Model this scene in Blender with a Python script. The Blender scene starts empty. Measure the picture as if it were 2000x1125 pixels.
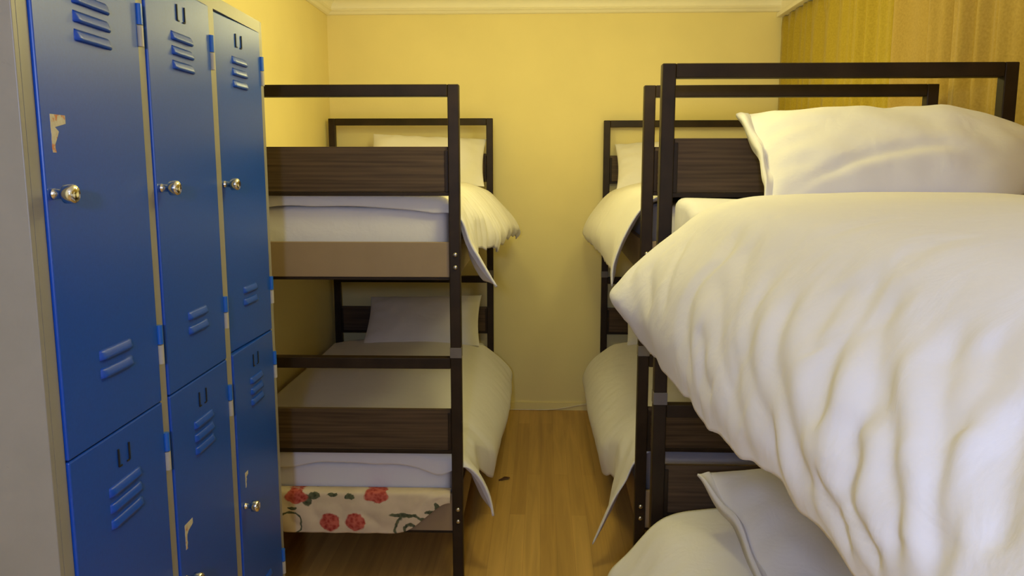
import bpy, bmesh, math, random
import numpy as np
from mathutils import Vector, Matrix, noise

# ------------------------------------------------------------------ camera, world, lights, exposure
SC = bpy.context.scene
COL = SC.collection
F_PX = 1575.0
cam_d = bpy.data.cameras.new('camera')
cam_d.sensor_width = 36.0
cam_d.lens = F_PX / 2000.0 * 36.0
cam_d.clip_start = 0.02
cam = bpy.data.objects.new('camera', cam_d)
COL.objects.link(cam)
cam.location = (0, 0, 1.4717)
cam.rotation_euler = (math.pi / 2 - 0.1472, 0, 0.0372)
SC.camera = cam

wd = bpy.data.worlds.new('world')
SC.world = wd
wd.use_nodes = True
wd.node_tree.nodes['Background'].inputs['Color'].default_value = (0.9, 0.9, 1.0, 1)
wd.node_tree.nodes['Background'].inputs['Strength'].default_value = 0.004


def lamp(name, loc, power, col, radius):
    d = bpy.data.lights.new(name, 'POINT')
    d.energy = power
    d.color = col
    d.shadow_soft_size = radius
    o = bpy.data.objects.new(name, d)
    o.location = loc
    COL.objects.link(o)
    return o


WARM = (1.0, 0.90, 0.345)
COOL = (0.47, 0.59, 1.0)
lamp('warm_ceiling_lamp', (-0.36, 3.50, 2.10), 8.2, WARM, 0.10)
lamp('warm_ceiling_lamp', (0.56, 3.50, 2.10), 8.2, WARM, 0.10)
lamp('warm_ceiling_lamp', (0.12, 2.28, 2.08), 18.5, WARM, 0.10)
lamp('cool_lamp', (-0.12, -0.75, 1.68), 69, COOL, 0.06)

SC.view_settings.view_transform = 'Standard'
SC.view_settings.look = 'None'
SC.view_settings.gamma = 1
SC.view_settings.exposure = 0.0
SC.view_settings.use_curve_mapping = False
SC.cycles.use_denoising = True
SC.cycles.max_bounces = 14
SC.cycles.diffuse_bounces = 9


# ------------------------------------------------------------------ material helpers
def new_mat(name):
    m = bpy.data.materials.new(name)
    m.use_nodes = True
    nt = m.node_tree
    b = nt.nodes['Principled BSDF']
    return m, nt, b


def N(nt, typ, **kw):
    n = nt.nodes.new(typ)
    for k, v in kw.items():
        if k == 'ins':
            for kk, vv in v.items():
                n.inputs[kk].default_value = vv
        else:
            setattr(n, k, v)
    return n


def ramp(nt, fac, stops):
    r = nt.nodes.new('ShaderNodeValToRGB')
    e = r.color_ramp.elements
    while len(e) < len(stops):
        e.new(0.5)
    for el, (p, c) in zip(e, stops):
        el.position = p
        el.color = (*c, 1)
    nt.links.new(fac, r.inputs[0])
    return r.outputs[0]


def simple(name, col, rough=0.5, metal=0.0, nscale=30, nvar=0.06, bump=0.0, bscale=60, spec=0.5, bdist=0.002):
    m, nt, b = new_mat(name)
    tc = N(nt, 'ShaderNodeTexCoord')
    nz = N(nt, 'ShaderNodeTexNoise', ins={'Scale': nscale, 'Detail': 4.0})
    nt.links.new(tc.outputs['Object'], nz.inputs['Vector'])
    lo = tuple(max(0, c * (1 - nvar)) for c in col)
    hi = tuple(min(1, c * (1 + nvar)) for c in col)
    nt.links.new(ramp(nt, nz.outputs['Fac'], [(0.3, lo), (0.7, hi)]), b.inputs['Base Color'])
    b.inputs['Roughness'].default_value = rough
    b.inputs['Metallic'].default_value = metal
    b.inputs['Specular IOR Level'].default_value = spec
    if bump:
        n2 = N(nt, 'ShaderNodeTexNoise', ins={'Scale': bscale, 'Detail': 5.0})
        nt.links.new(tc.outputs['Object'], n2.inputs['Vector'])
        bp = N(nt, 'ShaderNodeBump', ins={'Strength': bump, 'Distance': bdist})
        nt.links.new(n2.outputs['Fac'], bp.inputs['Height'])
        nt.links.new(bp.outputs['Normal'], b.inputs['Normal'])
    return m


def wood(name, dark, light, rough=0.45, axis='X', scale=1.0, spec=0.4):
    """grain running along one axis"""
    m, nt, b = new_mat(name)
    tc = N(nt, 'ShaderNodeTexCoord')
    mp = N(nt, 'ShaderNodeMapping')
    s = {'X': (3.0, 70, 70), 'Y': (40, 2.2, 40)}[axis]
    mp.inputs['Scale'].default_value = tuple(v * scale for v in s)
    nt.links.new(tc.outputs['Object'], mp.inputs['Vector'])
    n1 = N(nt, 'ShaderNodeTexNoise', ins={'Scale': 1.0, 'Detail': 6.0, 'Distortion': 0.6})
    nt.links.new(mp.outputs[0], n1.inputs['Vector'])
    wv = N(nt, 'ShaderNodeTexWave', bands_direction='Z', ins={'Scale': 0.35, 'Distortion': 9.0, 'Detail': 2.0, 'Detail Scale': 0.6})
    nt.links.new(mp.outputs[0], wv.inputs['Vector'])
    mx = N(nt, 'ShaderNodeMath', operation='MULTIPLY_ADD', ins={1: 0.12})
    nt.links.new(wv.outputs['Fac'], mx.inputs[0])
    nt.links.new(n1.outputs['Fac'], mx.inputs[2])
    nt.links.new(ramp(nt, mx.outputs[0], [(0.3, dark), (0.8, light)]), b.inputs['Base Color'])
    bp = N(nt, 'ShaderNodeBump', ins={'Strength': 0.25, 'Distance': 0.001})
    nt.links.new(n1.outputs['Fac'], bp.inputs['Height'])
    nt.links.new(bp.outputs['Normal'], b.inputs['Normal'])
    b.inputs['Roughness'].default_value = rough
    b.inputs['Specular IOR Level'].default_value = spec
    return m


def fabric(name, col, wr=0.35, rough=0.85):
    m, nt, b = new_mat(name)
    tc = N(nt, 'ShaderNodeTexCoord')
    n1 = N(nt, 'ShaderNodeTexNoise', ins={'Scale': 13.0, 'Detail': 4.0, 'Roughness': 0.5, 'Distortion': 0.5})
    nt.links.new(tc.outputs['Object'], n1.inputs['Vector'])
    n2 = N(nt, 'ShaderNodeTexNoise', ins={'Scale': 900.0, 'Detail': 1.0})
    nt.links.new(tc.outputs['Object'], n2.inputs['Vector'])
    b1 = N(nt, 'ShaderNodeBump', ins={'Strength': wr, 'Distance': 0.012})
    nt.links.new(n1.outputs['Fac'], b1.inputs['Height'])
    b2 = N(nt, 'ShaderNodeBump', ins={'Strength': 0.08, 'Distance': 0.0005})
    nt.links.new(n2.outputs['Fac'], b2.inputs['Height'])
    nt.links.new(b1.outputs['Normal'], b2.inputs['Normal'])
    nt.links.new(b2.outputs['Normal'], b.inputs['Normal'])
    b.inputs['Base Color'].default_value = (*col, 1)
    b.inputs['Roughness'].default_value = rough
    b.inputs['Specular IOR Level'].default_value = 0.15
    b.inputs['Sheen Weight'].default_value = 0.1
    return m


M = {}
M['wall'] = simple('cream_wall_paint', (0.82, 0.71, 0.345), 0.7, nscale=2.5, nvar=0.03, bump=0.15, bscale=90, spec=0.2)
M['ceiling'] = simple('ceiling_paint', (0.88, 0.84, 0.70), 0.8, nscale=2, nvar=0.02, spec=0.2)
M['trim'] = simple('cornice_plaster', (0.88, 0.83, 0.66), 0.6, nscale=4, nvar=0.02, spec=0.25)
M['rail'] = simple('white_rail', (0.85, 0.80, 0.68), 0.4, nscale=8, nvar=0.02)
M['metal'] = simple('dark_brown_powder_coat', (0.027, 0.016, 0.008), 0.45, nscale=14, nvar=0.25, bump=0.1, bscale=220, spec=0.2, bdist=0.0006)
M['sleeve'] = simple('grey_sleeve', (0.15, 0.13, 0.12), 0.4, nscale=20, nvar=0.1)
M['bolt'] = simple('zinc_bolt', (0.55, 0.52, 0.46), 0.3, metal=1.0)
M['panel'] = wood('dark_oak_veneer', (0.045, 0.028, 0.015), (0.115, 0.074, 0.041), 0.5, 'X', 1.0, 0.2)
M['board'] = simple('beige_board', (0.30, 0.215, 0.125), 0.5, nscale=9, nvar=0.05, spec=0.3)
M['base'] = simple('plywood_base', (0.35, 0.25, 0.15), 0.7)
M['sheet'] = fabric('white_cotton', (0.74, 0.72, 0.74), 0.26)
M['duvet'] = fabric('white_duvet_cotton', (0.75, 0.73, 0.74), 0.30)
M['pillow'] = fabric('white_pillowcase', (0.75, 0.73, 0.74), 0.28)
M['blue'] = simple('blue_enamel', (0.007, 0.072, 0.44), 0.36, nscale=160, nvar=0.05, bump=0.12, bscale=260, spec=0.5, bdist=0.0005)
M['bluelight'] = simple('bright_blue_enamel', (0.012, 0.12, 0.52), 0.35, nscale=100, nvar=0.05)
M['carcass'] = None
M['chrome'] = simple('chrome', (0.80, 0.77, 0.70), 0.14, metal=1.0, nscale=300, nvar=0.04)
M['hinge'] = simple('pale_hinge', (0.42, 0.39, 0.33), 0.45)
M['black'] = simple('dark_slot', (0.006, 0.007, 0.012), 0.7)
M['scrap'] = simple('brown_scrap', (0.10, 0.035, 0.015), 0.7)
M['cord'] = simple('pale_cord', (0.75, 0.68, 0.50), 0.5)


def carcass_mat():
    m, nt, b = new_mat('beige_grey_enamel')
    tc = N(nt, 'ShaderNodeTexCoord')
    n1 = N(nt, 'ShaderNodeTexNoise', ins={'Scale': 5.0, 'Detail': 8.0, 'Roughness': 0.65})
    nt.links.new(tc.outputs['Object'], n1.inputs['Vector'])
    n2 = N(nt, 'ShaderNodeTexNoise', ins={'Scale': 22.0, 'Detail': 5.0, 'Distortion': 1.5})
    nt.links.new(tc.outputs['Object'], n2.inputs['Vector'])
    c1 = ramp(nt, n1.outputs['Fac'], [(0.35, (0.265, 0.25, 0.215)), (0.65, (0.30, 0.28, 0.245))])
    c2 = ramp(nt, n2.outputs['Fac'], [(0.70, (1, 1, 1)), (0.80, (0.72, 0.72, 0.74))])
    mx = N(nt, 'ShaderNodeMix', data_type='RGBA', blend_type='MULTIPLY', ins={0: 0.7})
    nt.links.new(c1, mx.inputs[6])
    nt.links.new(c2, mx.inputs[7])
    nt.links.new(mx.outputs[2], b.inputs['Base Color'])
    b.inputs['Roughness'].default_value = 0.42
    return m


M['carcass'] = carcass_mat()


def floor_mat():
    m, nt, b = new_mat('laminate_planks')
    tc = N(nt, 'ShaderNodeTexCoord')
    sp = N(nt, 'ShaderNodeSeparateXYZ')
    nt.links.new(tc.outputs['Object'], sp.inputs[0])
    # swap so that planks run along Y
    cb = N(nt, 'ShaderNodeCombineXYZ')
    nt.links.new(sp.outputs['Y'], cb.inputs['X'])
    nt.links.new(sp.outputs['X'], cb.inputs['Y'])
    br = N(nt, 'ShaderNodeTexBrick', offset=0.37, ins={'Scale': 1.0, 'Mortar Size': 0.0007, 'Mortar Smooth': 0.2, 'Bias': 0.0, 'Brick Width': 1.25, 'Row Height': 0.066})
    br.inputs['Color1'].default_value = (0.50, 0.30, 0.085, 1)
    br.inputs['Color2'].default_value = (0.62, 0.39, 0.12, 1)
    br.inputs['Mortar'].default_value = (0.40, 0.235, 0.07, 1)
    nt.links.new(cb.outputs[0], br.inputs['Vector'])
    mp = N(nt, 'ShaderNodeMapping')
    mp.inputs['Scale'].default_value = (28, 1.3, 1)
    nt.links.new(tc.outputs['Object'], mp.inputs['Vector'])
    n1 = N(nt, 'ShaderNodeTexNoise', ins={'Scale': 1.0, 'Detail': 6.0, 'Distortion': 0.8})
    nt.links.new(mp.outputs[0], n1.inputs['Vector'])
    c2 = ramp(nt, n1.outputs['Fac'], [(0.3, (0.78, 0.76, 0.72)), (0.7, (1.08, 1.06, 1.02))])
    mx = N(nt, 'ShaderNodeMix', data_type='RGBA', blend_type='MULTIPLY', ins={0: 1.0})
    nt.links.new(br.outputs['Color'], mx.inputs[6])
    nt.links.new(c2, mx.inputs[7])
    nt.links.new(mx.outputs[2], b.inputs['Base Color'])
    b.inputs['Roughness'].default_value = 0.38
    b.inputs['Specular IOR Level'].default_value = 0.4
    return m


M['floor'] = floor_mat()


def curtain_mat(name, c1, c2):
    m, nt, b = new_mat(name)
    tc = N(nt, 'ShaderNodeTexCoord')
    mp = N(nt, 'ShaderNodeMapping')
    mp.inputs['Scale'].default_value = (140, 140, 140)
    nt.links.new(tc.outputs['Object'], mp.inputs['Vector'])
    n1 = N(nt, 'ShaderNodeTexNoise', ins={'Scale': 1.0, 'Detail': 5.0})
    nt.links.new(mp.outputs[0], n1.inputs['Vector'])
    nt.links.new(ramp(nt, n1.outputs['Fac'], [(0.3, c1), (0.7, c2)]), b.inputs['Base Color'])
    b.inputs['Roughness'].default_value = 0.75
    b.inputs['Sheen Weight'].default_value = 0.15
    b.inputs['Specular IOR Level'].default_value = 0.2
    return m


M['curtain'] = curtain_mat('gold_curtain', (0.33, 0.235, 0.020), (0.41, 0.30, 0.032))
M['curtain2'] = curtain_mat('brown_gold_curtain', (0.34, 0.225, 0.045), (0.42, 0.285, 0.065))


def floral_mat():
    """cream cotton with red roses, dark leaves and thin scrolling stems (local x,z of the cloth)"""
    m, nt, b = new_mat('floral_cotton')
    tc = N(nt, 'ShaderNodeTexCoord')
    nz = N(nt, 'ShaderNodeTexNoise', ins={'Scale': 38.0, 'Detail': 3.0})
    nt.links.new(tc.outputs['Object'], nz.inputs['Vector'])
    sub = N(nt, 'ShaderNodeVectorMath', operation='SUBTRACT')
    sub.inputs[1].default_value = (0.5, 0.5, 0.5)
    nt.links.new(nz.outputs['Color'], sub.inputs[0])
    scl = N(nt, 'ShaderNodeVectorMath', operation='SCALE')
    scl.inputs['Scale'].default_value = 0.022
    nt.links.new(sub.outputs[0], scl.inputs[0])
    add = N(nt, 'ShaderNodeVectorMath', operation='ADD')
    nt.links.new(tc.outputs['Object'], add.inputs[0])
    nt.links.new(scl.outputs[0], add.inputs[1])
    n3 = N(nt, 'ShaderNodeTexNoise', ins={'Scale': 14.0, 'Detail': 4.0})
    nt.links.new(tc.outputs['Object'], n3.inputs['Vector'])
    cur = ramp(nt, n3.outputs['Fac'], [(0.3, (0.58, 0.47, 0.32)), (0.7, (0.70, 0.58, 0.41))])
    petals = N(nt, 'ShaderNodeTexVoronoi', ins={'Scale': 70.0})
    nt.links.new(add.outputs[0], petals.inputs['Vector'])
    red = ramp(nt, petals.outputs['Distance'], [(0.1, (0.32, 0.035, 0.025)), (0.75, (0.55, 0.13, 0.09))])
    green = ramp(nt, petals.outputs['Distance'], [(0.1, (0.045, 0.055, 0.03)), (0.7, (0.12, 0.13, 0.07))])

    def dist(cx, cz, sx, sz):
        s = N(nt, 'ShaderNodeVectorMath', operation='SUBTRACT')
        s.inputs[1].default_value = (cx, 0, cz)
        nt.links.new(add.outputs[0], s.inputs[0])
        mu = N(nt, 'ShaderNodeVectorMath', operation='MULTIPLY')
        mu.inputs[1].default_value = (1 / sx, 0, 1 / sz)
        nt.links.new(s.outputs[0], mu.inputs[0])
        ln = N(nt, 'ShaderNodeVectorMath', operation='LENGTH')
        nt.links.new(mu.outputs[0], ln.inputs[0])
        return ln.outputs['Value']

    def over(cur, fac, col):
        mx = N(nt, 'ShaderNodeMix', data_type='RGBA')
        nt.links.new(fac, mx.inputs[0])
        nt.links.new(cur, mx.inputs[6])
        nt.links.new(col, mx.inputs[7])
        return mx.outputs[2]

    def disc(cur, cx, cz, sx, sz, col):
        f = N(nt, 'ShaderNodeMapRange', ins={1: 0.92, 2: 1.08, 3: 1.0, 4: 0.0})
        nt.links.new(dist(cx, cz, sx, sz), f.inputs[0])
        return over(cur, f.outputs[0], col)

    def ring(cur, cx, cz, r, w, col):
        d = N(nt, 'ShaderNodeMath', operation='SUBTRACT', ins={1: 1.0})
        nt.links.new(dist(cx, cz, r, r), d.inputs[0])
        a = N(nt, 'ShaderNodeMath', operation='ABSOLUTE')
        nt.links.new(d.outputs[0], a.inputs[0])
        f = N(nt, 'ShaderNodeMapRange', ins={1: w / r * 0.6, 2: w / r * 1.2, 3: 1.0, 4: 0.0})
        nt.links.new(a.outputs[0], f.inputs[0])
        return over(cur, f.outputs[0], col)

    for c in RINGS:
        cur = ring(cur, *c, green)
    for c in LEAVES:
        cur = disc(cur, *c, green)
    for c in ROSES:
        cur = disc(cur, *c, red)
    nt.links.new(cur, b.inputs['Base Color'])
    b.inputs['Roughness'].default_value = 0.85
    b.inputs['Specular IOR Level'].default_value = 0.15
    return m


# positions are bed-local metres (x across the bed, z up)
ROSES = [(0.360, 0.322, 0.042, 0.024), (0.478, 0.232, 0.034, 0.034), (0.568, 0.232, 0.034, 0.034), (0.645, 0.328, 0.045, 0.022), (0.10, 0.25, 0.04, 0.035), (0.22, 0.23, 0.035, 0.035)]
LEAVES = [(0.398, 0.312, 0.016, 0.022), (0.424, 0.328, 0.022, 0.012), (0.490, 0.331, 0.020, 0.007), (0.550, 0.326, 0.018, 0.010), (0.836, 0.272, 0.022, 0.009), (0.858, 0.292, 0.010, 0.018), (0.815, 0.245, 0.018, 0.007), (0.74, 0.26, 0.05, 0.008), (0.345, 0.282, 0.016, 0.005)]
RINGS = [(0.765, 0.205, 0.055, 0.006), (0.765, 0.205, 0.022, 0.005), (0.335, 0.225, 0.042, 0.004)]
M['floral'] = floral_mat()


# ------------------------------------------------------------------ object helpers
def tag(o, label=None, cat=None, group=None, kind=None):
    if label: o['label'] = label
    if cat: o['category'] = cat
    if group: o['group'] = group
    if kind: o['kind'] = kind
    return o


def empty(name, loc, rot=(0, 0, 0)):
    o = bpy.data.objects.new(name, None)
    o.location = loc
    o.rotation_euler = rot
    o.empty_display_size = 0.1
    COL.objects.link(o)
    return o


def mesh_obj(name, bm, mats, parent=None, smooth=False, loc=None):
    me = bpy.data.meshes.new(name)
    bmesh.ops.recalc_face_normals(bm, faces=bm.faces[:])
    bm.to_mesh(me)
    bm.free()
    for m in (mats if isinstance(mats, (list, tuple)) else [mats]):
        me.materials.append(m)
    if smooth:
        for p in me.polygons:
            p.use_smooth = True
    o = bpy.data.objects.new(name, me)
    COL.objects.link(o)
    if parent: o.parent = parent
    if loc: o.location = loc
    return o


def add_box(bm, x0, x1, y0, y1, z0, z1, bev=0.0, seg=2, mi=0):
    r = bmesh.ops.create_cube(bm, size=1)
    vs = r['verts']
    for v in vs:
        v.co = Vector((x0 if v.co.x < 0 else x1, y0 if v.co.y < 0 else y1, z0 if v.co.z < 0 else z1))
    fs = {f for v in vs for f in v.link_faces}
    for f in fs: f.material_index = mi
    if bev > 0:
        es = list({e for v in vs for e in v.link_edges})
        bmesh.ops.bevel(bm, geom=es, offset=bev, segments=seg, affect='EDGES', profile=0.5)


def box(name, dims, mat, parent=None, bev=0.0, seg=2):
    bm = bmesh.new()
    add_box(bm, *dims, bev=bev, seg=seg)
    return mesh_obj(name, bm, mat, parent)


def lathe(bm, prof, origin, axis='X', n=28, mi=0):
    """prof: list of (along, radius)"""
    rings = []
    for a, r in prof:
        ring = []
        for k in range(n):
            t = 2 * math.pi * k / n
            c, s = r * math.cos(t), r * math.sin(t)
            p = {'X': (a, c, s), 'Y': (c, a, s), 'Z': (c, s, a)}[axis]
            ring.append(bm.verts.new(Vector(origin) + Vector(p)))
        rings.append(ring)
    for i in range(len(rings) - 1):
        for k in range(n):
            f = bm.faces.new((rings[i][k], rings[i][(k + 1) % n], rings[i + 1][(k + 1) % n], rings[i + 1][k]))
            f.material_index = mi
    for r in (rings[0], rings[-1]):
        f = bm.faces.new(r)
        f.material_index = mi


def grid_faces(bm, G, flip=False):
    for i in range(len(G) - 1):
        for j in range(len(G[0]) - 1):
            q = (G[i][j], G[i][j + 1], G[i + 1][j + 1], G[i + 1][j])
            bm.faces.new(q[::-1] if flip else q)


def closed_sheet(bm, O, I):
    """two vertex grids, stitched along the rim"""
    GO = [[bm.verts.new(p) for p in r] for r in O]
    GI = [[bm.verts.new(p) for p in r] for r in I]
    grid_faces(bm, GO)
    grid_faces(bm, GI, True)
    n, m = len(GO), len(GO[0])
    rim = [(i, 0) for i in range(n)] + [(n - 1, j) for j in range(1, m)] + [(i, m - 1) for i in range(n - 2, -1, -1)] + [(0, j) for j in range(m - 2, 0, -1)]
    for a, b in zip(rim, rim[1:] + rim[:1]):
        bm.faces.new((GO[a[0]][a[1]], GO[b[0]][b[1]], GI[b[0]][b[1]], GI[a[0]][a[1]]))


def nz(x, y, z=0.0):
    return noise.noise(Vector((x, y, z)))


def sstep(a, b, x):
    t = min(1, max(0, (x - a) / (b - a)))
    return t * t * (3 - 2 * t)


def catmull(pts, n):
    """resample a control polyline to n points, even in arc length"""
    P = [Vector(p) for p in pts]
    P = [P[0] * 2 - P[1]] + P + [P[-1] * 2 - P[-2]]
    dense = []
    for i in range(1, len(P) - 2):
        for k in range(16):
            t = k / 16
            a, b, c, d = P[i - 1], P[i], P[i + 1], P[i + 2]
            dense.append(0.5 * ((2 * b) + (c - a) * t + (2 * a - 5 * b + 4 * c - d) * t * t + (3 * b - a - 3 * c + d) * t ** 3))
    dense.append(P[-2])
    L = [0]
    for a, b in zip(dense, dense[1:]): L.append(L[-1] + (b - a).length)
    out, j = [], 0
    for k in range(n):
        s = L[-1] * k / (n - 1)
        while j < len(L) - 2 and L[j + 1] < s: j += 1
        t = (s - L[j]) / max(1e-9, L[j + 1] - L[j])
        out.append(dense[j].lerp(dense[j + 1], t))
    return out, L[-1]


# ------------------------------------------------------------------ the room
XL, XR, YB, YF, ZC = -1.255, 1.43, 4.818, -3.2, 2.44


def struct(name, dims, mat):
    return tag(box(name, dims, mat), kind='structure')


struct('floor', (XL - 0.1, XR + 0.1, YF - 0.1, YB + 0.1, -0.08, 0.0), M['floor'])
struct('ceiling', (XL - 0.1, XR + 0.1, YF - 0.1, YB + 0.1, ZC, ZC + 0.08), M['ceiling'])
struct('wall_back', (XL - 0.1, XR + 0.1, YB, YB + 0.1, 0, ZC), M['wall'])
struct('wall_left', (XL - 0.1, XL, YF, YB, 0, ZC), M['wall'])
struct('wall_right', (XR, XR + 0.1, YF, YB, 0, ZC), M['wall'])
struct('wall_front', (XL - 0.1, XR + 0.1, YF - 0.1, YF, 0, ZC), M['wall'])


def cornice(name, along):
    # profile: (distance from the wall, z); a small shaded step, a bead, then a cove up to the ceiling
    prof = [(0.0, 2.352), (0.004, 2.350), (0.018, 2.354), (0.030, 2.366), (0.038, 2.369), (0.043, 2.374), (0.038, 2.379), (0.034, 2.380)]
    for k in range(9):
        t = k / 8 * math.pi / 2
        prof.append((0.105 - 0.068 * math.cos(t), 2.384 + 0.050 * math.sin(t) * 0.9))
    prof += [(0.125, 2.431), (0.127, ZC - 0.0005), (0.0, ZC - 0.0005)]
    bm = bmesh.new()
    ends = []
    for e in (0, 1):
        ring = []
        for d, z in prof:
            if along == 'x':
                p = (XL + d if e == 0 else XR - 0.075, YB - d, z)
            else:
                p = (XL + d, YF if e == 0 else YB - d, z)
            ring.append(bm.verts.new(p))
        ends.append(ring)
    n = len(prof)
    for k in range(n):
        bm.faces.new((ends[0][k], ends[0][(k + 1) % n], ends[1][(k + 1) % n], ends[1][k]))
    for r in ends: bm.faces.new(r)
    tag(mesh_obj(name, bm, M['trim']), kind='structure')


cornice('trim_1', 'x')
cornice('trim_2', 'y')
struct('baseboard_back', (XL, XR, YB - 0.012, YB, 0, 0.048), M['wall'])


def tube(bm, pts, r, n=8):
    rings = []
    for i, p in enumerate(pts):
        p = Vector(p)
        d = (Vector(pts[min(i + 1, len(pts) - 1)]) - Vector(pts[max(i - 1, 0)])).normalized()
        a = d.cross(Vector((0, 0, 1)) if abs(d.z) < 0.9 else Vector((1, 0, 0))).normalized()
        b = d.cross(a)
        rings.append([bm.verts.new(p + (a * math.cos(2 * math.pi * k / n) + b * math.sin(2 * math.pi * k / n)) * r) for k in range(n)])
    for i in range(len(rings) - 1):
        for k in range(n):
            bm.faces.new((rings[i][k], rings[i][(k + 1) % n], rings[i + 1][(k + 1) % n], rings[i + 1][k]))
    bm.faces.new(rings[0])
    bm.faces.new(rings[-1])


bm = bmesh.new()
pts = []
for k in range(41):
    x = -0.6 + 0.92 * k / 40
    z = 0.0045 + 0.045 * sstep(0.02, 0.36, x)
    y = YB - 0.018 - 0.004 * sstep(0.3, -0.1, x) + 0.001 * nz(x * 9, 3)
    pts.append((x, y, z))
tube(bm, pts, 0.003)
tag(mesh_obj('cord', bm, M['cord'], smooth=True), 'thin pale cord lying along the foot of the far wall', 'cord')

# ------------------------------------------------------------------ bunk beds
W, L, P = 0.95, 2.058, 0.0375
UP = 0.91


def make_bunk(loc, rz, tilt, lo, up, label):
    root = empty('bunk_bed', (loc[0], loc[1], 0.0), (tilt, 0, rz))
    tag(root, label, 'bunk bed', 'bunk beds along the aisle')
    H = 1.743 + up
    zb = {'low': lo, 'up': UP + up}
    for xx in (0, W - P):
        for yy in (0, L - P):
            post = box('post', (xx, xx + P, yy, yy + P, 0.0005 - tilt * yy + (0.0005 if tilt else 0), H), M['metal'], root, 0.003)
            e = 0.0012
            box('sleeve', (xx - e, xx + P + e, yy - e, yy + P + e, 0.829 + lo, 0.865 + lo), M['sleeve'], post, 0.001)
            for z in (1.185 + up, 1.142 + up, 0.281 + lo, 0.237 + lo):
                b = bmesh.new()
                sgn = -1 if yy == 0 else 1
                y0 = yy if yy == 0 else yy + P
                lathe(b, [(0, 0.0075), (sgn * 0.003, 0.0075), (sgn * 0.005, 0.005), (sgn * 0.0055, 0.001)], (xx + P * 0.55, y0, z), 'Y', 14)
                mesh_obj('bolt', b, M['bolt'], post, True)
    for yy in (0, L - P):
        box('top_rail', (P, W - P, yy, yy + P, H - 0.039, H), M['metal'], root, 0.003)
        box('middle_rail', (P, W - P, yy, yy + P, 0.790 + lo, 0.8285 + lo), M['metal'], root, 0.003)
        yc = yy + P / 2
        for z0, z1 in ((0.496 + lo, 0.643 + lo), (1.394 + up, 1.543 + up)):
            pn = bmesh.new()
            add_box(pn, P + 0.002, W - P - 0.002, yc - 0.008, yc + 0.008, z0, z1, 0.0015)
            pn = mesh_obj('end_panel', pn, M['panel'], root)
            q = bmesh.new()
            add_box(q, P, W - P, yc - 0.011, yc + 0.011, z0 - 0.013, z0 - 0.0005, 0.001)
            for xa in (P - 0.0, W - P - 0.012):
                add_box(q, xa, xa + 0.012, yc - 0.012, yc + 0.012, z0 - 0.0005, z1 - 0.012, 0.0015)
            mesh_obj('panel_bracket', q, M['metal'], root)
        for zo in (lo, UP + up):
            box('end_board', (P, W - P, yc - 0.009, yc + 0.009, 0.197 + zo, (0.335 if zo == lo else 0.316) + zo), M['board'], root, 0.002)
            box('board_rail', (P, W - P, yc - 0.006, yc + 0.014, 0.187 + zo, 0.1965 + zo), M['metal'], root, 0.001)
    for zo in (lo, UP + up):
        for xc in (P / 2, W - P / 2):
            box('side_board', (xc - 0.009, xc + 0.009, P, L - P, 0.197 + zo, (0.335 if zo == lo else 0.316) + zo), M['board'], root, 0.002)
        box('bed_base', (P, W - P, P, L - P, 0.205 + zo, 0.225 + zo), M['base'], root)
    return root


BEDS = {}
BEDS['L'] = dict(loc=(-1.2237, 2.6865), rz=0.006, tilt=0.0066, lo=0.0, up=0.0, side='R')
BEDS['R'] = dict(loc=(0.3354, 2.7411), rz=-0.0096, tilt=0.0014, lo=0.0, up=0.0, side='L')
BEDS['N'] = dict(loc=(0.3321, 0.2446), rz=0.0036, tilt=0.0, lo=-0.032, up=0.011, side='L')
make_bunk(*[BEDS['L'][k] for k in ('loc', 'rz', 'tilt', 'lo', 'up')], 'dark metal bunk bed with wood end panels beside the blue lockers')
make_bunk(*[BEDS['R'][k] for k in ('loc', 'rz', 'tilt', 'lo', 'up')], 'dark metal bunk bed between the curtain and aisle, against the far wall')
make_bunk(*[BEDS['N'][k] for k in ('loc', 'rz', 'tilt', 'lo', 'up')], 'nearest dark metal bunk bed, under the large white duvet')


def bed_mat(k):
    b = BEDS[k]
    return Matrix.Translation((b['loc'][0], b['loc'][1], 0)) @ Matrix.Rotation(b['rz'], 4, 'Z') @ Matrix.Rotation(b['tilt'], 4, 'X')


def place(o, k):
    o.matrix_world = bed_mat(k)
    return o


# ------------------------------------------------------------------ mattresses
def mattress(k, z0, label, mat, hgt=0.208):
    bm = bmesh.new()
    xa, xb = (0.046, 0.062) if BEDS[k]['side'] == 'R' else (0.062, 0.046)
    if BEDS[k]['side'] == 'R': xb = 0.050
    if hgt > 0.21: xa = 0.040
    x0, x1, y0, y1, z1 = xa, W - xb, 0.056, L - 0.042, z0 + hgt
    nx, ny, nzz = 40, 60, 10
    add_box(bm, x0, x1, y0, y1, z0, z1, 0.026, 4)
    bmesh.ops.subdivide_edges(bm, edges=[e for e in bm.edges if e.calc_length() > 0.3], cuts=24, use_grid_fill=True)
    for v in bm.verts:
        c = v.co
        if c.z > z0 + 0.05:
            d = 0.005 * nz(c.x * 7, c.y * 7, c.z * 9 + z0)
            if hgt > 0.21: v.co.z += 0.019 * sstep(1.76, 1.86, c.y)
            v.co += Vector((0, -abs(d) * 0.5 if c.y < y0 + 0.02 else 0, d * 0.6))
    o = mesh_obj('mattress', bm, mat, None, True)
    place(o, k)
    return tag(o, label, 'mattress', 'mattresses on the bunks')


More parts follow.
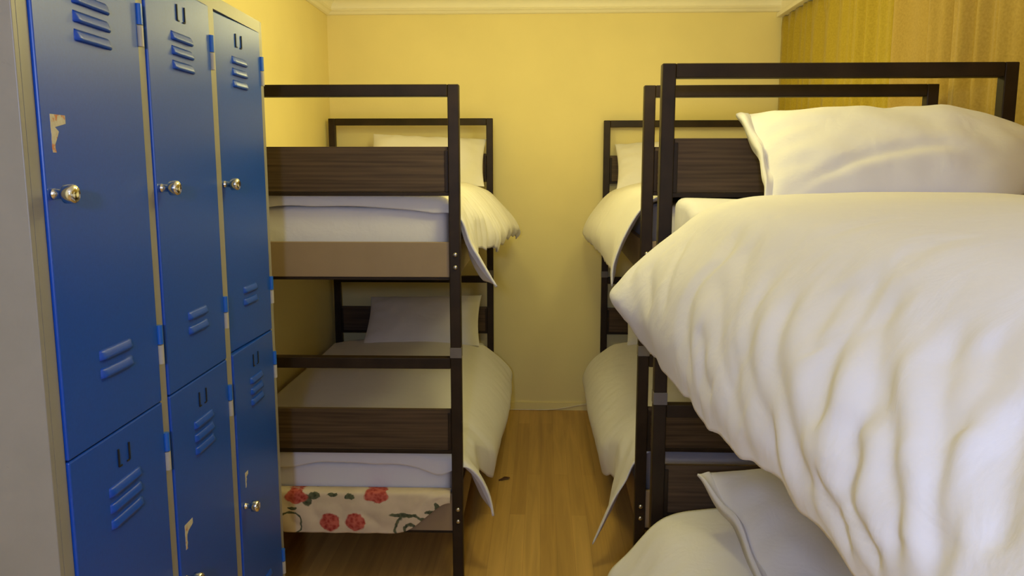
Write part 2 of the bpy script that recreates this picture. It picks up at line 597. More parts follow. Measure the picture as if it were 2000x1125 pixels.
ZL, ZU = 0.2265, 0.2265 + UP
mattress('L', ZU, 'white-sheeted mattress on the top bunk beside the lockers', M['sheet'])
mattress('L', ZL, 'white-sheeted mattress above the floral bedcover on the bottom bunk by the lockers', M['sheet'])
mattress('R', ZU, 'white-sheeted mattress on the top bunk against the far wall by the curtain', M['sheet'])
mattress('R', ZL, 'white-sheeted mattress on the bottom bunk against the far wall by the curtain', M['sheet'])
mattress('N', ZU + 0.013, 'white-sheeted mattress on the nearest top bunk, showing beside the pillow', M['sheet'], 0.222)
mattress('N', ZL - 0.025, 'white-sheeted mattress on the nearest bottom bunk', M['sheet'])


# ------------------------------------------------------------------ duvets
def ridge(t):
    return math.sqrt(math.sin(math.pi * t) ** 2 + 0.02) - 0.62


def crease_field(O, section, y_foot, creases):
    """valleys (and the soft rolls beside them) along given lines; a line is [(y, s), ...] on the sheet"""
    A = np.array([[tuple(p) for p in r] for r in O])
    out = np.zeros(A.shape[:2])
    m = A.shape[1]
    for line, dep, wd_ in creases:
        Q = []
        for y, s in line:
            sec_, _ = section(y)
            k = min(m - 1, max(0, int(round(s * (m - 1)))))
            Q.append((sec_[k].x, y, sec_[k].y))
        Q = [tuple(v) for v in catmull(Q, 28)[0]]
        Q = np.array(Q)
        best = np.full(A.shape[:2], 9.0)
        bt = np.zeros(A.shape[:2])
        bs = np.zeros(A.shape[:2])
        for k in range(len(Q) - 1):
            a, b = Q[k], Q[k + 1]
            ab = b - a
            l2 = max(1e-12, float(ab @ ab))
            t = np.clip(((A - a) @ ab) / l2, 0, 1)
            dv = A - (a + t[..., None] * ab)
            d = np.sqrt((dv ** 2).sum(-1))
            w_ = d < best
            best = np.where(w_, d, best)
            bt = np.where(w_, (k + t) / (len(Q) - 1), bt)
            bs = np.where(w_, np.sign(dv[..., 1]), bs)
        fade = np.clip(bt / 0.22, 0, 1) * np.clip((1.0 - bt) / 0.15 + 0.25, 0, 1)
        fade = fade * fade * (3 - 2 * fade)
        u = best / wd_
        prof = -np.exp(-np.abs(u) ** 1.6) + 0.28 * np.exp(-((u - 1.9) / 0.9) ** 2)
        out += dep * fade * prof
    return out.tolist()


def make_duvet(k, y_foot, y_head, keys, label, seed, nu=170, nv=110, lam=0.12, amp=0.012, slant=0.25, thick=0.02, drop=0.0, topamp=0.004, hemw=0.014, creases=()):
    """keys: list of (y, section) ; section: control points (q, z) from the wall side to the hem,
    q = distance inwards from the aisle-side edge of the bed (negative = hanging out)."""
    side = BEDS[k]['side']
    secs = []
    for y, s in keys:
        r, ln = catmull([(q, z, 0) for q, z in s], nv)
        secs.append((y, r, ln))

    def section(y):
        if y <= secs[0][0]: return secs[0][1], secs[0][2]
        for (ya, ra, la), (yb, rb, lb) in zip(secs, secs[1:]):
            if y <= yb:
                t = sstep(ya, yb, y)
                return [a.lerp(b, t) for a, b in zip(ra, rb)], la + (lb - la) * t
        return secs[-1][1], secs[-1][2]

    rows = []
    nd = 10 if drop else 0
    for i in range(nu):
        rows.append((y_foot + (y_head - y_foot) * i / (nu - 1), 0.0))
    rows = [(y_foot, drop * (nd - i) / nd) for i in range(nd)] + rows
    O = []
    for y, dr in rows:
        sec, ln = section(y)
        row = []
        for j, p in enumerate(sec):
            q, z = p.x, p.y
            out = sstep(0.10, -0.04, q)
            yy = y
            if dr:
                yy = y - 0.022 * math.sin(min(1, dr / 0.03) * math.pi / 2) * (1 - out) - 0.015 * out * dr / drop
                z -= dr * (1 - out) * (1 + 0.3 * nz(q * 6, seed))
            row.append(Vector((q, yy, z)))
        O.append(row)
    n, m = len(O), len(O[0])

    def normals(G):
        NN = []
        for i in range(n):
            r = []
            for j in range(m):
                du = G[min(i + 1, n - 1)][j] - G[max(i - 1, 0)][j]
                dv = G[i][min(j + 1, m - 1)] - G[i][max(j - 1, 0)]
                v = dv.cross(du)
                r.append(v.normalized() if v.length > 1e-9 else Vector((0, 0, 1)))
            NN.append(r)
        if NN[n // 2][m // 4].z < 0:
            NN = [[-v for v in r] for r in NN]
        return NN

    NO = normals(O)
    CD = crease_field(O, section, y_foot, creases) if creases else [[0.0] * m for _ in range(n)]
    D = []
    for i in range(n):
        row = []
        for j in range(m):
            p = O[i][j]
            out = sstep(0.20, -0.06, p.x)
            s = j / (m - 1)
            ph = (p.y + slant * sstep(0.25, -0.08, p.x)) / lam + 0.9 * nz(p.y * 3.1, s * 2.2, seed) + 0.5 * nz(p.y * 7, s * 4, seed + 9)
            a1 = 0.55 + 0.9 * nz(p.y * 2.3, s * 3, seed + 4)
            f = ridge(ph) * a1 * amp * out
            ph2 = (p.y + slant * sstep(0.25, -0.08, p.x)) / (lam * 0.47) + 1.2 * nz(p.y * 5, s * 5, seed + 21)
            f += ridge(ph2) * amp * 0.30 * out * max(0, 0.4 + nz(p.y * 4, s * 6, seed + 2))
            f += topamp * (nz(p.x * 4, p.y * 4, seed) + 0.5 * nz(p.x * 9, p.y * 8, seed + 3))
            dedge = min(p.y - y_foot + 0.02, y_head - p.y, 9)
            f *= 0.4 + 0.6 * sstep(0, 0.06, dedge)
            f += CD[i][j]
            hm = sstep(0.78, 1.0, s) * hemw * (nz(p.y * 7, seed) + 0.6 * nz(p.y * 17, seed + 6))
            row.append(p + NO[i][j] * f + Vector((0, 0, hm)))
        D.append(row)
    N2 = normals(D)
    I = []
    for i in range(n):
        row = []
        for j in range(m):
            p = O[i][j]
            de = min((y_head - p.y) + 0.004, abs(p.y - y_foot) + 0.004 if not drop else 1.0)
            s = (m - 1 - j) / (m - 1) * 1.3
            t = thick * min(1, math.sqrt(max(0.02, min(de, s) / 0.10)))
            if drop and i < nd: t = thick * 0.4
            row.append(D[i][j] - N2[i][j] * t)
        I.append(row)

    def fin(v):
        x = v.x if side == 'L' else W - v.x
        return Vector((x, v.y, v.z))
    bm = bmesh.new()
    closed_sheet(bm, [[fin(v) for v in r] for r in D], [[fin(v) for v in r] for r in I])
    o = mesh_obj('duvet', bm, M['duvet'], None, True)
    place(o, k)
    return tag(o, label, 'duvet', 'white duvets on the bunks')


def sec(zt, pts, crown=0.02):
    """flat top to the wall side, then given edge/hang points"""
    return [(0.90, zt - 0.012), (0.78, zt + 0.3 * crown), (0.60, zt + crown), (0.42, zt + crown), (0.26, zt + 0.8 * crown), (0.15, zt + 0.3 * crown)] + pts


zt = ZU + 0.215 + 0.036          # outer top of an upper duvet
ztl = ZL + 0.215 + 0.040
# nearest upper duvet (big one)
NAMP = 0.0025
CREASES = [([(1.216, 0.698), (1.222, 0.735), (1.167, 0.783), (1.172, 0.825), (1.151, 0.868), (1.112, 0.899), (1.046, 0.937), (0.997, 0.958)], 0.006325, 0.02376), ([(1.129, 0.804), (1.019, 0.836), (0.948, 0.862), (0.893, 0.894), (0.843, 0.915), (0.778, 0.937), (0.728, 0.952), (0.723, 0.974)], 0.008222499999999999, 0.025920000000000006), ([(1.123, 0.751), (1.013, 0.794), (0.898, 0.847), (0.854, 0.878), (0.783, 0.915), (0.745, 0.931)], 0.006325, 0.0216), ([(0.92, 0.767), (0.876, 0.81), (0.838, 0.847), (0.799, 0.873), (0.745, 0.899), (0.679, 0.926), (0.629, 0.947), (0.613, 0.968), (0.608, 0.995)], 0.008855, 0.02376), ([(1.035, 0.889), (0.975, 0.905), (0.937, 0.931), (0.865, 0.952)], 0.006325, 0.01944), ([(0.794, 0.783), (0.739, 0.831), (0.706, 0.862), (0.668, 0.889), (0.597, 0.915), (0.558, 0.931), (0.531, 0.952), (0.498, 0.963), (0.476, 0.974)], 0.008222499999999999, 0.01944), ([(0.618, 0.741), (0.613, 0.772), (0.575, 0.815), (0.564, 0.836), (0.553, 0.857), (0.525, 0.889), (0.498, 0.915)], 0.008222499999999999, 0.02376), ([(0.668, 0.772), (0.64, 0.815), (0.618, 0.841), (0.591, 0.862)], 0.0056925, 0.0216), ([(0.558, 0.757), (0.542, 0.788), (0.52, 0.815), (0.47, 0.847), (0.454, 0.862), (0.437, 0.878), (0.443, 0.894), (0.416, 0.915), (0.427, 0.947)], 0.008855, 0.01944), ([(0.47, 0.836), (0.416, 0.862), (0.383, 0.878), (0.361, 0.899), (0.333, 0.915), (0.322, 0.937), (0.311, 0.952)], 0.006957499999999999, 0.01512), ([(0.427, 0.772), (0.405, 0.804), (0.372, 0.831), (0.355, 0.847), (0.317, 0.873), (0.295, 0.899), (0.273, 0.921), (0.273, 0.937)], 0.00759, 0.0162), ([(0.377, 0.783), (0.339, 0.815), (0.322, 0.841), (0.306, 0.857)], 0.00506, 0.01944), ([(0.295, 0.815), (0.262, 0.847), (0.246, 0.868), (0.235, 0.878), (0.224, 0.899)], 0.00759, 0.01728), ([(0.416, 0.931), (0.394, 0.942), (0.366, 0.952), (0.339, 0.963)], 0.006325, 0.00972), ([(0.492, 0.942), (0.465, 0.958), (0.427, 0.963), (0.399, 0.968)], 0.00759, 0.012960000000000003), ([(0.284, 0.847), (0.278, 0.862), (0.273, 0.878), (0.262, 0.899), (0.256, 0.915)], 0.003795, 0.012960000000000003), ([(1.611, 0.841), (1.529, 0.873), (1.403, 0.91)], 0.0044275, 0.01944), ([(1.54, 0.762), (1.441, 0.815), (1.364, 0.852), (1.282, 0.894)], 0.003795, 0.0162), ([(1.683, 0.794), (1.688, 0.868), (1.617, 0.91)], 0.0031625, 0.0162), ([(0.849, 0.73), (0.854, 0.688), (0.871, 0.624)], 0.00253, 0.027000000000000003), ([(0.624, 0.677), (0.608, 0.72), (0.629, 0.741)], 0.003795, 0.0324)]   # CR
zn = zt + 0.013
make_duvet('N', 0.07, 1.71, [
    (0.00, sec(zn, [(0.06, zn - 0.014), (0.0, zn - 0.070), (-0.045, zn - 0.12), (-0.070, zn - 0.17), (-0.072, zn - 0.22), (-0.060, zn - 0.262)])),
    (0.55, sec(zn, [(0.06, zn - 0.014), (0.0, zn - 0.070), (-0.045, zn - 0.12), (-0.072, zn - 0.18), (-0.075, zn - 0.23), (-0.062, zn - 0.275)])),
    (1.00, sec(zn, [(0.06, zn - 0.014), (0.0, zn - 0.070), (-0.055, zn - 0.13), (-0.085, zn - 0.20), (-0.092, zn - 0.26), (-0.085, zn - 0.312)])),
    (1.45, sec(zn, [(0.06, zn - 0.014), (0.0, zn - 0.070), (-0.065, zn - 0.14), (-0.098, zn - 0.20), (-0.108, zn - 0.26), (-0.090, zn - 0.325)])),
    (1.71, sec(zn - 0.006, [(0.06, zn - 0.030), (0.0, zn - 0.075), (-0.08, zn - 0.14), (-0.135, zn - 0.20), (-0.160, zn - 0.24), (-0.13, zn - 0.285)])),
], 'large puffed white duvet hanging off the nearest top bunk', 3.3, nu=300, nv=190, lam=0.16, amp=NAMP, slant=0.30, thick=0.02, topamp=0.003, creases=CREASES)

# left upper
make_duvet('L', 0.06, 1.80, [
    (0.06, sec(zt, [(0.06, zt - 0.012), (0.0, zt - 0.075), (-0.034, zt - 0.17), (-0.062, zt - 0.22), (-0.092, zt - 0.275), (-0.122, zt - 0.325)])),
    (0.16, sec(zt, [(0.06, zt - 0.012), (0.008, zt - 0.065), (-0.018, zt - 0.15), (-0.032, zt - 0.21), (-0.048, zt - 0.265), (-0.064, zt - 0.312)])),
    (0.34, sec(zt, [(0.06, zt - 0.012), (0.012, zt - 0.055), (-0.020, zt - 0.10), (-0.028, zt - 0.15), (-0.034, zt - 0.19), (-0.038, zt - 0.225)])),
    (0.80, sec(zt, [(0.06, zt - 0.012), (0.0, zt - 0.06), (-0.05, zt - 0.12), (-0.085, zt - 0.18), (-0.095, zt - 0.22), (-0.085, zt - 0.26)])),
    (1.40, sec(zt, [(0.06, zt - 0.015), (0.0, zt - 0.05), (-0.06, zt - 0.11), (-0.11, zt - 0.18), (-0.13, zt - 0.23), (-0.11, zt - 0.27)])),
    (1.80, sec(zt - 0.006, [(0.06, zt - 0.03), (0.0, zt - 0.06), (-0.07, zt - 0.13), (-0.13, zt - 0.20), (-0.165, zt - 0.265), (-0.14, zt - 0.30)])),
], 'white duvet hanging off the top bunk beside the lockers', 7.1, drop=0.062, lam=0.095, amp=0.012, hemw=0.024)
# left lower
make_duvet('L', 0.06, 1.80, [
    (0.06, sec(ztl, [(0.06, ztl - 0.012), (0.0, ztl - 0.045), (-0.045, ztl - 0.085), (-0.075, ztl - 0.13), (-0.096, ztl - 0.185), (-0.108, ztl - 0.248)])),
    (0.15, sec(ztl, [(0.06, ztl - 0.012), (0.008, ztl - 0.045), (-0.022, ztl - 0.08), (-0.038, ztl - 0.12), (-0.052, ztl - 0.165), (-0.062, ztl - 0.212)])),
    (0.32, sec(ztl, [(0.06, ztl - 0.012), (0.012, ztl - 0.04), (-0.020, ztl - 0.07), (-0.028, ztl - 0.105), (-0.034, ztl - 0.14), (-0.038, ztl - 0.18)])),
    (0.54, sec(ztl, [(0.06, ztl - 0.012), (0.0, ztl - 0.045), (-0.05, ztl - 0.10), (-0.085, ztl - 0.16), (-0.092, ztl - 0.22), (-0.080, ztl - 0.295)])),
    (1.30, sec(ztl, [(0.06, ztl - 0.015), (0.0, ztl - 0.04), (-0.06, ztl - 0.09), (-0.11, ztl - 0.16), (-0.125, ztl - 0.21), (-0.10, ztl - 0.27)])),
    (1.80, sec(ztl, [(0.06, ztl - 0.012), (0.0, ztl - 0.05), (-0.06, ztl - 0.10), (-0.11, ztl - 0.16), (-0.12, ztl - 0.21), (-0.10, ztl - 0.26)])),
], 'white duvet hanging off the bottom bunk beside the lockers', 12.7, drop=0.078, lam=0.14, amp=0.004)
# right far upper
make_duvet('R', 0.06, 1.80, [
    (0.06, sec(zt, [(0.06, zt - 0.012), (0.0, zt - 0.06), (-0.05, zt - 0.15), (-0.08, zt - 0.23), (-0.09, zt - 0.28), (-0.09, zt - 0.33)])),
    (0.36, sec(zt, [(0.06, zt - 0.012), (0.01, zt - 0.06), (-0.035, zt - 0.13), (-0.062, zt - 0.19), (-0.070, zt - 0.25), (-0.068, zt - 0.31)])),
    (0.9, sec(zt, [(0.06, zt - 0.012), (0.0, zt - 0.06), (-0.05, zt - 0.13), (-0.085, zt - 0.20), (-0.09, zt - 0.25), (-0.07, zt - 0.31)])),
    (1.80, sec(zt - 0.006, [(0.06, zt - 0.03), (0.0, zt - 0.07), (-0.06, zt - 0.14), (-0.105, zt - 0.21), (-0.125, zt - 0.275), (-0.10, zt - 0.31)])),
], 'white duvet hanging off the top bunk between far wall and curtain', 17.9, lam=0.12, amp=0.007)
# right far lower
make_duvet('R', 0.06, 1.80, [
    (0.06, sec(ztl, [(0.06, ztl - 0.012), (0.0, ztl - 0.06), (-0.03, ztl - 0.13), (-0.07, ztl - 0.20), (-0.11, ztl - 0.29), (-0.145, ztl - 0.372)])),
    (0.17, sec(ztl, [(0.06, ztl - 0.012), (0.008, ztl - 0.05), (-0.022, ztl - 0.11), (-0.046, ztl - 0.17), (-0.066, ztl - 0.23), (-0.082, ztl - 0.30)])),
    (0.36, sec(ztl, [(0.06, ztl - 0.012), (0.012, ztl - 0.05), (-0.024, ztl - 0.09), (-0.036, ztl - 0.14), (-0.044, ztl - 0.19), (-0.046, ztl - 0.24)])),
    (0.58, sec(ztl, [(0.06, ztl - 0.012), (0.0, ztl - 0.05), (-0.055, ztl - 0.10), (-0.090, ztl - 0.16), (-0.094, ztl - 0.22), (-0.078, ztl - 0.30)])),
    (1.30, sec(ztl, [(0.06, ztl - 0.015), (0.0, ztl - 0.04), (-0.06, ztl - 0.09), (-0.105, ztl - 0.16), (-0.115, ztl - 0.21), (-0.09, ztl - 0.27)])),
    (1.80, sec(ztl, [(0.06, ztl - 0.012), (0.0, ztl - 0.05), (-0.06, ztl - 0.10), (-0.10, ztl - 0.16), (-0.115, ztl - 0.22), (-0.09, ztl - 0.27)])),
], 'white duvet hanging off the bottom bunk between far wall and curtain', 23.2, lam=0.13, amp=0.0035)
# nearest lower
zln = ztl - 0.025
make_duvet('N', 0.07, 1.965, [
    (0.06, sec(zln, [(0.06, zln - 0.01), (0.0, zln - 0.04), (-0.05, zln - 0.09), (-0.09, zln - 0.15), (-0.10, zln - 0.20), (-0.08, zln - 0.26)])),
    (1.5, sec(zln + 0.01, [(0.06, zln + 0.005), (0.0, zln - 0.02), (-0.07, zln - 0.07), (-0.13, zln - 0.13), (-0.14, zln - 0.19), (-0.11, zln - 0.25)])),
    (1.85, sec(zln + 0.045, [(0.06, zln + 0.042), (0.0, zln + 0.012), (-0.07, zln - 0.075), (-0.12, zln - 0.14), (-0.13, zln - 0.19), (-0.11, zln - 0.25)])),
    (1.965, sec(zln + 0.045, [(0.06, zln + 0.035), (0.0, zln + 0.0), (-0.07, zln - 0.085), (-0.12, zln - 0.14), (-0.13, zln - 0.19), (-0.11, zln - 0.25)])),
], 'white duvet bulging over the edge of the nearest bottom bunk', 31.4, lam=0.12, amp=0.004)


# ------------------------------------------------------------------ pillows
def make_pillow(k, loc, rot, w, h, t, label, seed, flange=0.0, taper=0.0, fold=False):
    """pillow lying in its local xy plane; rot leans it"""
    nu, nv = 64, 48
    top, bot = [], []
    for i in range(nu + 1):
        a = math.sin((i / nu * 2 - 1) * math.pi / 2)
        ra, rb = [], []
        for j in range(nv + 1):
            b = math.sin((j / nv * 2 - 1) * math.pi / 2)
            x = w / 2 * a * (1 - 0.045 * (1 - b * b))
            y = h / 2 * b * (1 - 0.075 * (1 - a * a)) * (1 - taper * sstep(0.30, 1.0, a))
            th = t / 2 * (max(0, 1 - abs(a) ** 2.6) ** 0.55) * (max(0, 1 - abs(b) ** 2.4) ** 0.6)
            edge = (1 - abs(a)) * (1 - abs(b))
            wr = 0.007 * nz(x * 6 + y * 5, y * 7 - x * 3, seed) + 0.005 * nz(x * 14, y * 14, seed + 5)
            wr *= min(1, edge * 6)
            if fold:
                bc = -0.80 + 0.40 * (1 - ((a - 0.15) / 0.95) ** 2)
                wr -= 0.008 * math.exp(-((b - bc) / 0.085) ** 2) * sstep(-0.92, -0.6, a) * sstep(0.35, -0.1, a)
                wr += 0.004 * math.exp(-((b - bc + 0.2) / 0.12) ** 2) * sstep(-0.92, -0.6, a) * sstep(0.35, -0.1, a)
            # puckers running in from the edges
            pk = 0.002 * math.sin(y * 75 + 3 * nz(x * 5, y * 5, seed)) * sstep(0.55, 0.95, abs(a)) * sstep(1.0, 0.9, abs(a))
            pk += 0.002 * math.sin(x * 60 + 3 * nz(x * 5, y * 5, seed + 1)) * sstep(0.55, 0.95, abs(b)) * sstep(1.0, 0.9, abs(b))
            rim = 0.004 * nz(x * 10, y * 10, seed + 8)
            ra.append(Vector((x, y, th * 1.1 + wr + pk + rim)))
            rb.append(Vector((x, y, -th * 0.9 + rim * 1.0 - 0.0)))
        top.append(ra)
        bot.append(rb)
    bm = bmesh.new()
    closed_sheet(bm, top, bot)
    if flange:
        # open end of the pillowcase, a soft double hem past the left edge
        O, I = [], []
        for i in range(12):
            s = i / 11
            ro, ri = [], []
            for j in range(nv + 1):
                b = math.sin((j / nv * 2 - 1) * math.pi / 2)
                x = -w / 2 * (1 - 0.045 * (1 - b * b)) + 0.012 - s * flange * (0.65 + 0.35 * abs(b) + 0.2 * nz(b * 2, seed))
                y = h / 2 * b * (0.985 + 0.02 * s)
                zz = 0.018 * s * nz(b * 2.2, s, seed) + 0.006 * math.sin(b * 9 + s)
                op = 0.004 + 0.016 * s * (1 - b * b)
                ro.append(Vector((x, y, zz + op)))
                ri.append(Vector((x, y, zz - op)))
            O.append(ro)
            I.append(ri)
        closed_sheet(bm, O, I)
    o = mesh_obj('pillow', bm, M['pillow'], None, True)
    o.matrix_world = bed_mat(k) @ Matrix.Translation(loc) @ Matrix.Rotation(rot[2], 4, 'Z') @ Matrix.Rotation(rot[0], 4, 'X') @ Matrix.Rotation(rot[1], 4, 'Y')
    return tag(o, label, 'pillow', 'white pillows at the bed heads')


make_pillow('N', (0.600, 1.850, 1.503), (0.58, 0.0, -0.02), 0.76, 0.42, 0.16, 'plump white pillow on the nearest top bunk', 2.0, 0.03, 0.62, True)
make_pillow('L', (0.590, 1.885, 1.508), (0.72, 0.06, 0.02), 0.65, 0.40, 0.12, 'white pillow on the top bunk beside the lockers', 5.0)
make_pillow('L', (0.555, 1.865, 0.592), (0.60, -0.02, 0.03), 0.66, 0.41, 0.12, 'white pillow on the shadowed bottom bunk beside the lockers', 8.0)
make_pillow('R', (0.38, 1.875, 1.495), (0.68, -0.05, -0.03), 0.64, 0.40, 0.13, 'white pillow on the top bunk between far wall and curtain', 11.0)
make_pillow('R', (0.44, 1.875, 0.605), (0.68, 0.0, 0.0), 0.62, 0.40, 0.13, 'white pillow on the bottom bunk between far wall and curtain', 14.0)
make_pillow('N', (0.47, 1.715, 0.575), (0.43, 0.0, 0.24), 0.64, 0.44, 0.16, 'white pillow propped on the nearest bottom bunk, half in shadow', 17.0, 0.03)

# ------------------------------------------------------------------ floral bedcover on the left lower bunk
bm = bmesh.new()
nx, nv = 150, 46
O, I = [], []
for i in range(nx + 1):
    x = 0.042 + (0.906 - 0.042) * i / nx
    hem = 0.192 + 0.115 * sstep(0.70, 0.905, x) ** 1.3 + 0.003 * nz(x * 9, 1)
    prof = [(0.052, 0.3398), (0.030, 0.3425), (0.010, 0.341), (-0.001, 0.330)]
    zlo = min(hem, 0.322)
    prof += [(-0.003, 0.330 + (zlo - 0.330) * 0.35), (-0.004, 0.330 + (zlo - 0.330) * 0.7), (-0.004, zlo)]
    r, ln = catmull([(0, y, z) for y, z in prof], nv)
    ro, ri = [], []
    for j, p in enumerate(r):
        s = j / (nv - 1)
        hang = sstep(0.35, 0.6, s)
        w_ = 0.0035 * hang * (math.sin(x * 34 + 2.5 * nz(x * 3, s, 2)) + nz(x * 12, s * 4, 5))
        y = p.y - abs(w_) - 0.001
        z = p.z
        ro.append(Vector((x, y - 0.0012, z + (0.0012 if s < 0.4 else 0))))
        ri.append(Vector((x, y, z - (0.0 if s < 0.4 else 0))))
    O.append(ro)
    I.append(ri)
closed_sheet(bm, O, I)
fl = mesh_obj('bedcover', bm, M['floral'], None, True)
place(fl, 'L')
tag(fl, 'cream floral bedcover with red roses draped over the foot of the bottom bunk', 'bedcover')

# ------------------------------------------------------------------ curtains and rail
def curtain(y0, y1, x0, mat, label, seed, lam):
    bm = bmesh.new()
    n, m = 420, 40
    O, I = [], []
    for i in range(n + 1):
        y = y0 + (y1 - y0) * i / n
        ro, ri = [], []
        for j in range(m + 1):
            z = 0.06 + (2.318 - 0.06) * j / m
            hd = sstep(2.20, 2.31, z)
            ph = 2 * math.pi * (y / lam + 0.9 * nz(y * 2.2, 0.15 * z, seed))
            big = 0.014 * math.sin(ph) + 0.006 * math.sin(ph * 2.3 + 1.0 + z * 0.3) + 0.006 * nz(y * 9, z * 0.4, seed)
            small = 0.005 * math.sin(2 * math.pi * y / 0.045 + 2 * nz(y * 6, 1, seed))
            x = x0 + big * (1 - 0.55 * hd) + small * hd - 0.004 * math.exp(-((z - 2.27) / 0.012) ** 2)
            ro.append(Vector((x, y, z)))
            ri.append(Vector((x + 0.003, y, z)))
        O.append(ro)
        I.append(ri)
    closed_sheet(bm, O, I)
    o = mesh_obj('curtain', bm, mat, None, True)
    return tag(o, label, 'curtain', 'curtains along the right wall')


curtain(3.16, 4.797, 1.362, M['curtain'], 'golden curtain reaching the far wall corner', 1.5, 0.15)
curtain(0.55, 3.20, 1.333, M['curtain2'], 'brownish gold curtain behind the nearest bunk', 6.5, 0.19)
bm = bmesh.new()
add_box(bm, 1.325, 1.385, 0.5, YB - 0.002, 2.322, 2.345, 0.003)
add_box(bm, 1.340, 1.370, 0.5, YB - 0.002, 2.345, ZC - 0.001, 0.002)
tag(mesh_obj('curtain_rail', bm, M['rail']), 'white curtain rail running along the right ceiling edge', 'curtain rail')

# ------------------------------------------------------------------ lockers
S = 1.15
HC = 1.4717


def hz(h): return HC + (h - HC) * S


lk = empty('locker', (-0.7522, 1.1585, 0), (0, 0, 0.0303))
tag(lk, 'beige steel locker unit with six blue doors at the left wall', 'locker')
TL, TOP = 1.0 * S, hz(1.8223)
dh = [(0.0336 * S, 0.3316 * S), (0.3605 * S, 0.6471 * S), (0.6825 * S, 0.9685 * S)]
ZT, ZS, ZB = hz(1.795), hz(1.0702), hz(1.0702) - (hz(1.795) - hz(1.0702))
bm = bmesh.new()
t = 0.012
add_box(bm, -0.45, 0.0, 0, t, 0.06, TOP, 0.0015)
add_box(bm, -0.45, 0.0, TL - t, TL, 0.06, TOP, 0.0015)
add_box(bm, -0.45, -0.03, t, TL - t, TOP - t, TOP - 0.0005)
add_box(bm, -0.45, -0.44, t, TL - t, 0.06, TOP - t)
add_box(bm, -0.44, -0.03, t, TL - t, ZB - 0.02, ZB - 0.008)
for a, b in ((0.33, 0.36), (0.647, 0.682)):
    c = (a + b) / 2 * S
    add_box(bm, -0.44, -0.03, c - 0.006, c + 0.006, ZB - 0.008, TOP - t)
mesh_obj('cabinet_body', bm, M['carcass'], lk)
bm = bmesh.new()
for a, b in ((t, dh[0][0]), (dh[0][1], dh[1][0]), (dh[1][1], dh[2][0]), (dh[2][1], TL - t)):
    add_box(bm, -0.03, 0, a, b, 0.06, TOP - 0.0005)
for a, b in dh:
    add_box(bm, -0.03, 0, a, b, ZT, TOP - 0.0005)
    add_box(bm, -0.03, 0, a, b, 0.06, ZB)
    add_box(bm, -0.03, -0.014, a, b, ZS - 0.02, ZS + 0.02)
mesh_obj('front_frame', bm, M['carcass'], lk)
for yy in (0.002, TL - 0.042):
    for xx in (-0.44, -0.045):
        box('foot', (xx, xx + 0.04, yy, yy + 0.04, 0.0005, 0.06), M['carcass'], lk)


def louver(bm, y0, y1, z0, hgt, depth, x0):
    """pressed slot: a ramp that leans out and is open below"""
    n = 14
    A, B = [], []
    for i in range(n + 1):
        s = i / n
        y = y0 + (y1 - y0) * s
        e = min(1, min(s, 1 - s) / 0.10)
        d = depth * math.sqrt(max(0.0, 1 - (1 - e) ** 2)) + 0.0003
        A.append([bm.verts.new((x0 - 0.0005, y, z0 + hgt)), bm.verts.new((x0 + d * 0.5, y, z0 + hgt * 0.72)), bm.verts.new((x0 + d * 0.95, y, z0 + hgt * 0.3)), bm.verts.new((x0 + d, y, z0 + hgt * 0.05)), bm.verts.new((x0 - 0.0005, y, z0))])
    for i in range(n):
        for j in range(5):
            bm.faces.new((A[i][j], A[i + 1][j], A[i + 1][(j + 1) % 5], A[i][(j + 1) % 5]))
    bm.faces.new(A[0])
    bm.faces.new(A[-1])


def sticker(parent, y, z, w, h, seed, x0, dot=None):
    rnd = random.Random(seed)
    bm = bmesh.new()
    n = 9
    l, r = [], []
    for i in range(n + 1):
        s = i / n
        zz = z + h / 2 - h * s
        wl = y - w / 2 + rnd.uniform(0, 0.04) * w
        wr_ = y - w / 2 + w * (1.0 if s < 0.25 else rnd.uniform(0.25, 0.65) * (1.1 - 0.7 * s)) + 0.002
        l.append((wl, zz))
        r.append((wr_, zz))
    out = l + r[::-1]
    f = [bm.verts.new((x0 + 0.0006, a, b)) for a, b in out]
    g = [bm.verts.new((x0 - 0.0002, a, b)) for a, b in out]
    bm.faces.new(f)
    bm.faces.new(g[::-1])
    k = len(out)
    for i in range(k):
        bm.faces.new((f[i], f[(i + 1) % k], g[(i + 1) % k], g[i]))
    return mesh_obj('torn_sticker', bm, M['sticker'], parent)


def sticker_mat():
    m, nt, b = new_mat('torn_paper')
    tc = N(nt, 'ShaderNodeTexCoord')
    n1 = N(nt, 'ShaderNodeTexNoise', ins={'Scale': 90.0, 'Detail': 3.0})
    nt.links.new(tc.outputs['Object'], n1.inputs['Vector'])
    nt.links.new(ramp(nt, n1.outputs['Fac'], [(0.36, (0.55, 0.20, 0.08)), (0.42, (0.52, 0.46, 0.34)), (0.8, (0.66, 0.60, 0.47))]), b.inputs['Base Color'])
    b.inputs['Roughness'].default_value = 0.7
    return m


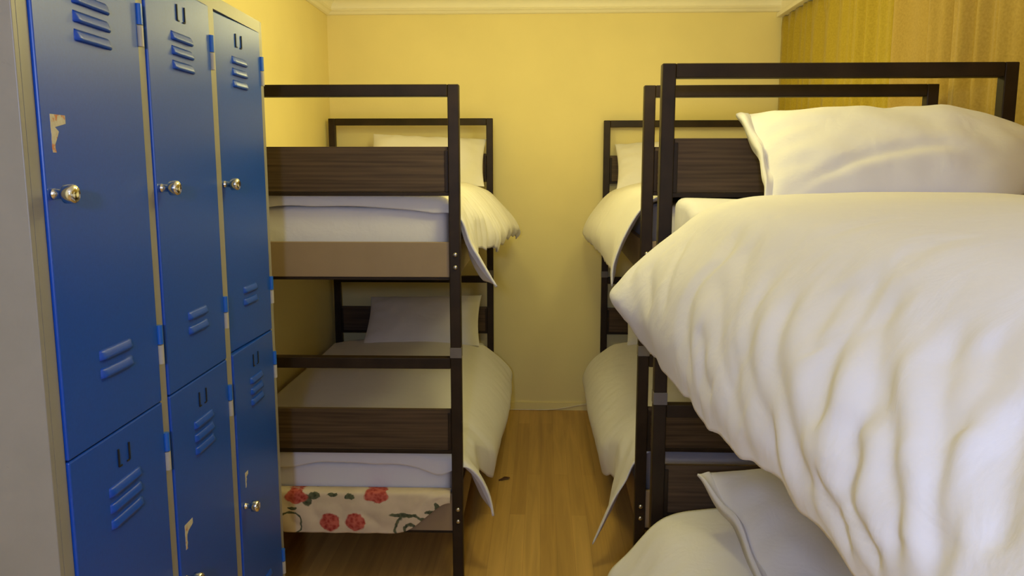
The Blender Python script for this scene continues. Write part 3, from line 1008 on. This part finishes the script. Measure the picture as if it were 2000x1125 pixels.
M['sticker'] = sticker_mat()
DP = 0.005     # how far the doors stand proud of the frame
for c, (a, b) in enumerate(dh):
    for r in (0, 1):
        z0, z1 = ((ZS + 0.0015, ZT - 0.002), (ZB + 0.002, ZS - 0.0015))[r]
        # each door has its origin on its hinge edge (far side)
        ajar = 0.035 if (c == 2 and r == 0) else 0.0
        w = b - a - 0.004
        bm = bmesh.new()
        add_box(bm, -0.0125, DP, -w, 0, z0, z1, 0.0025)
        door = mesh_obj('door', bm, M['blue'], lk, loc=(0, b - 0.002, 0))
        door.rotation_euler = (0, 0, -ajar)
        off = -0.7246 * S if r else 0.0      # the lower door repeats the upper one

        def yl(u): return u * S - (b - 0.002)
        colx = (0.0, 0.3215, 0.645)[c] * S
        # louvres
        la, lb = ((0.133, 0.236), (0.458, 0.553), (0.786, 0.872))[c]
        for k in range(3):
            q = bmesh.new()
            louver(q, yl(la), yl(lb), hz(1.700 - 0.0255 * k) + off, 0.019, 0.0065, DP)
            mesh_obj('louver', q, M['blue'], door, True)
        for k in range(2):
            q = bmesh.new()
            louver(q, yl(la + 0.002), yl(lb), hz(1.199 - 0.0275 * k) + off - 0.012, 0.019, 0.0065, DP)
            mesh_obj('louver', q, M['blue'], door, True)
        # label holder: two thin upright claws and a sill punched from the sheet
        lc = (la + lb) / 2
        zl = hz(1.752) + off
        for sg in (-1, 1):
            q = bmesh.new()
            c0 = yl(lc + sg * 0.017)
            add_box(q, DP - 0.0005, DP + 0.0022, c0 - 0.0018, c0 + 0.0018, zl - 0.016, zl + 0.016)
            add_box(q, DP - 0.0005, DP + 0.0020, min(c0, c0 - sg * 0.010), max(c0, c0 - sg * 0.010), zl - 0.0175, zl - 0.0150)
            mesh_obj('label_clip', q, M['black'], door)
        # knob
        kb = bmesh.new()
        ky = (0.049, 0.378, 0.708)[c]
        kz = hz(1.438) + off
        lathe(kb, [(DP, 0.0085), (DP + 0.003, 0.0085), (DP + 0.004, 0.0075), (DP + 0.017, 0.0072), (DP + 0.018, 0.011), (DP + 0.020, 0.0145), (DP + 0.032, 0.0150), (DP + 0.036, 0.0135), (DP + 0.038, 0.010), (DP + 0.0385, 0.003)], (0, yl(ky), kz), 'X', 32)
        mesh_obj('knob', kb, M['chrome'], door, True)
        # hinges: blue leaf on top, pale leaf below
        for zc in (hz(1.703), hz(1.1705)):
            zc += off
            hb = bmesh.new()
            for (s0, s1, mi) in ((0.001, 0.039, 0), (-0.039, -0.001, 1)):
                nb = len(hb.faces)
                lathe(hb, [(zc + s0, 0.0065), (zc + s1, 0.0065)], (DP + 0.001, 0.005, 0), 'Z', 14, mi)
            h_ = mesh_obj('hinge', hb, [M['bluelight'], M['hinge']], door, False)
        if c == 0 and r == 0:
            sticker(door, yl(0.074), hz(1.518), 0.040, 0.058, 4, DP)
        if c == 1 and r == 1:
            sticker(door, yl(0.405), hz(0.79), 0.040, 0.055, 7, DP)
        if c == 2 and r == 1:
            sticker(door, yl(0.729), hz(0.769), 0.020, 0.040, 9, DP)

# ------------------------------------------------------------------ a scrap on the floor
bm = bmesh.new()
O, I = [], []
for i in range(13):
    s = i / 12
    ro, ri = [], []
    for j in range(5):
        v = j / 4 - 0.5
        wd_ = 0.016 * math.sin(math.pi * (0.08 + 0.84 * s))
        x = -0.2 + 0.050 * s + 0.004 * math.sin(s * 7)
        y = 3.66 + v * wd_ * 2 + 0.022 * math.sin(s * 2.4) 
        z = 0.003 + 0.006 * s * s + 0.004 * abs(v)
        ro.append(Vector((x, y, z)))
        ri.append(Vector((x, y, z - 0.0022)))
    O.append(ro)
    I.append(ri)
closed_sheet(bm, O, I)
o = mesh_obj('wood_scrap', bm, M['scrap'], None, True)
tag(o, 'small dark brown scrap lying on the wooden aisle floor', 'scrap')
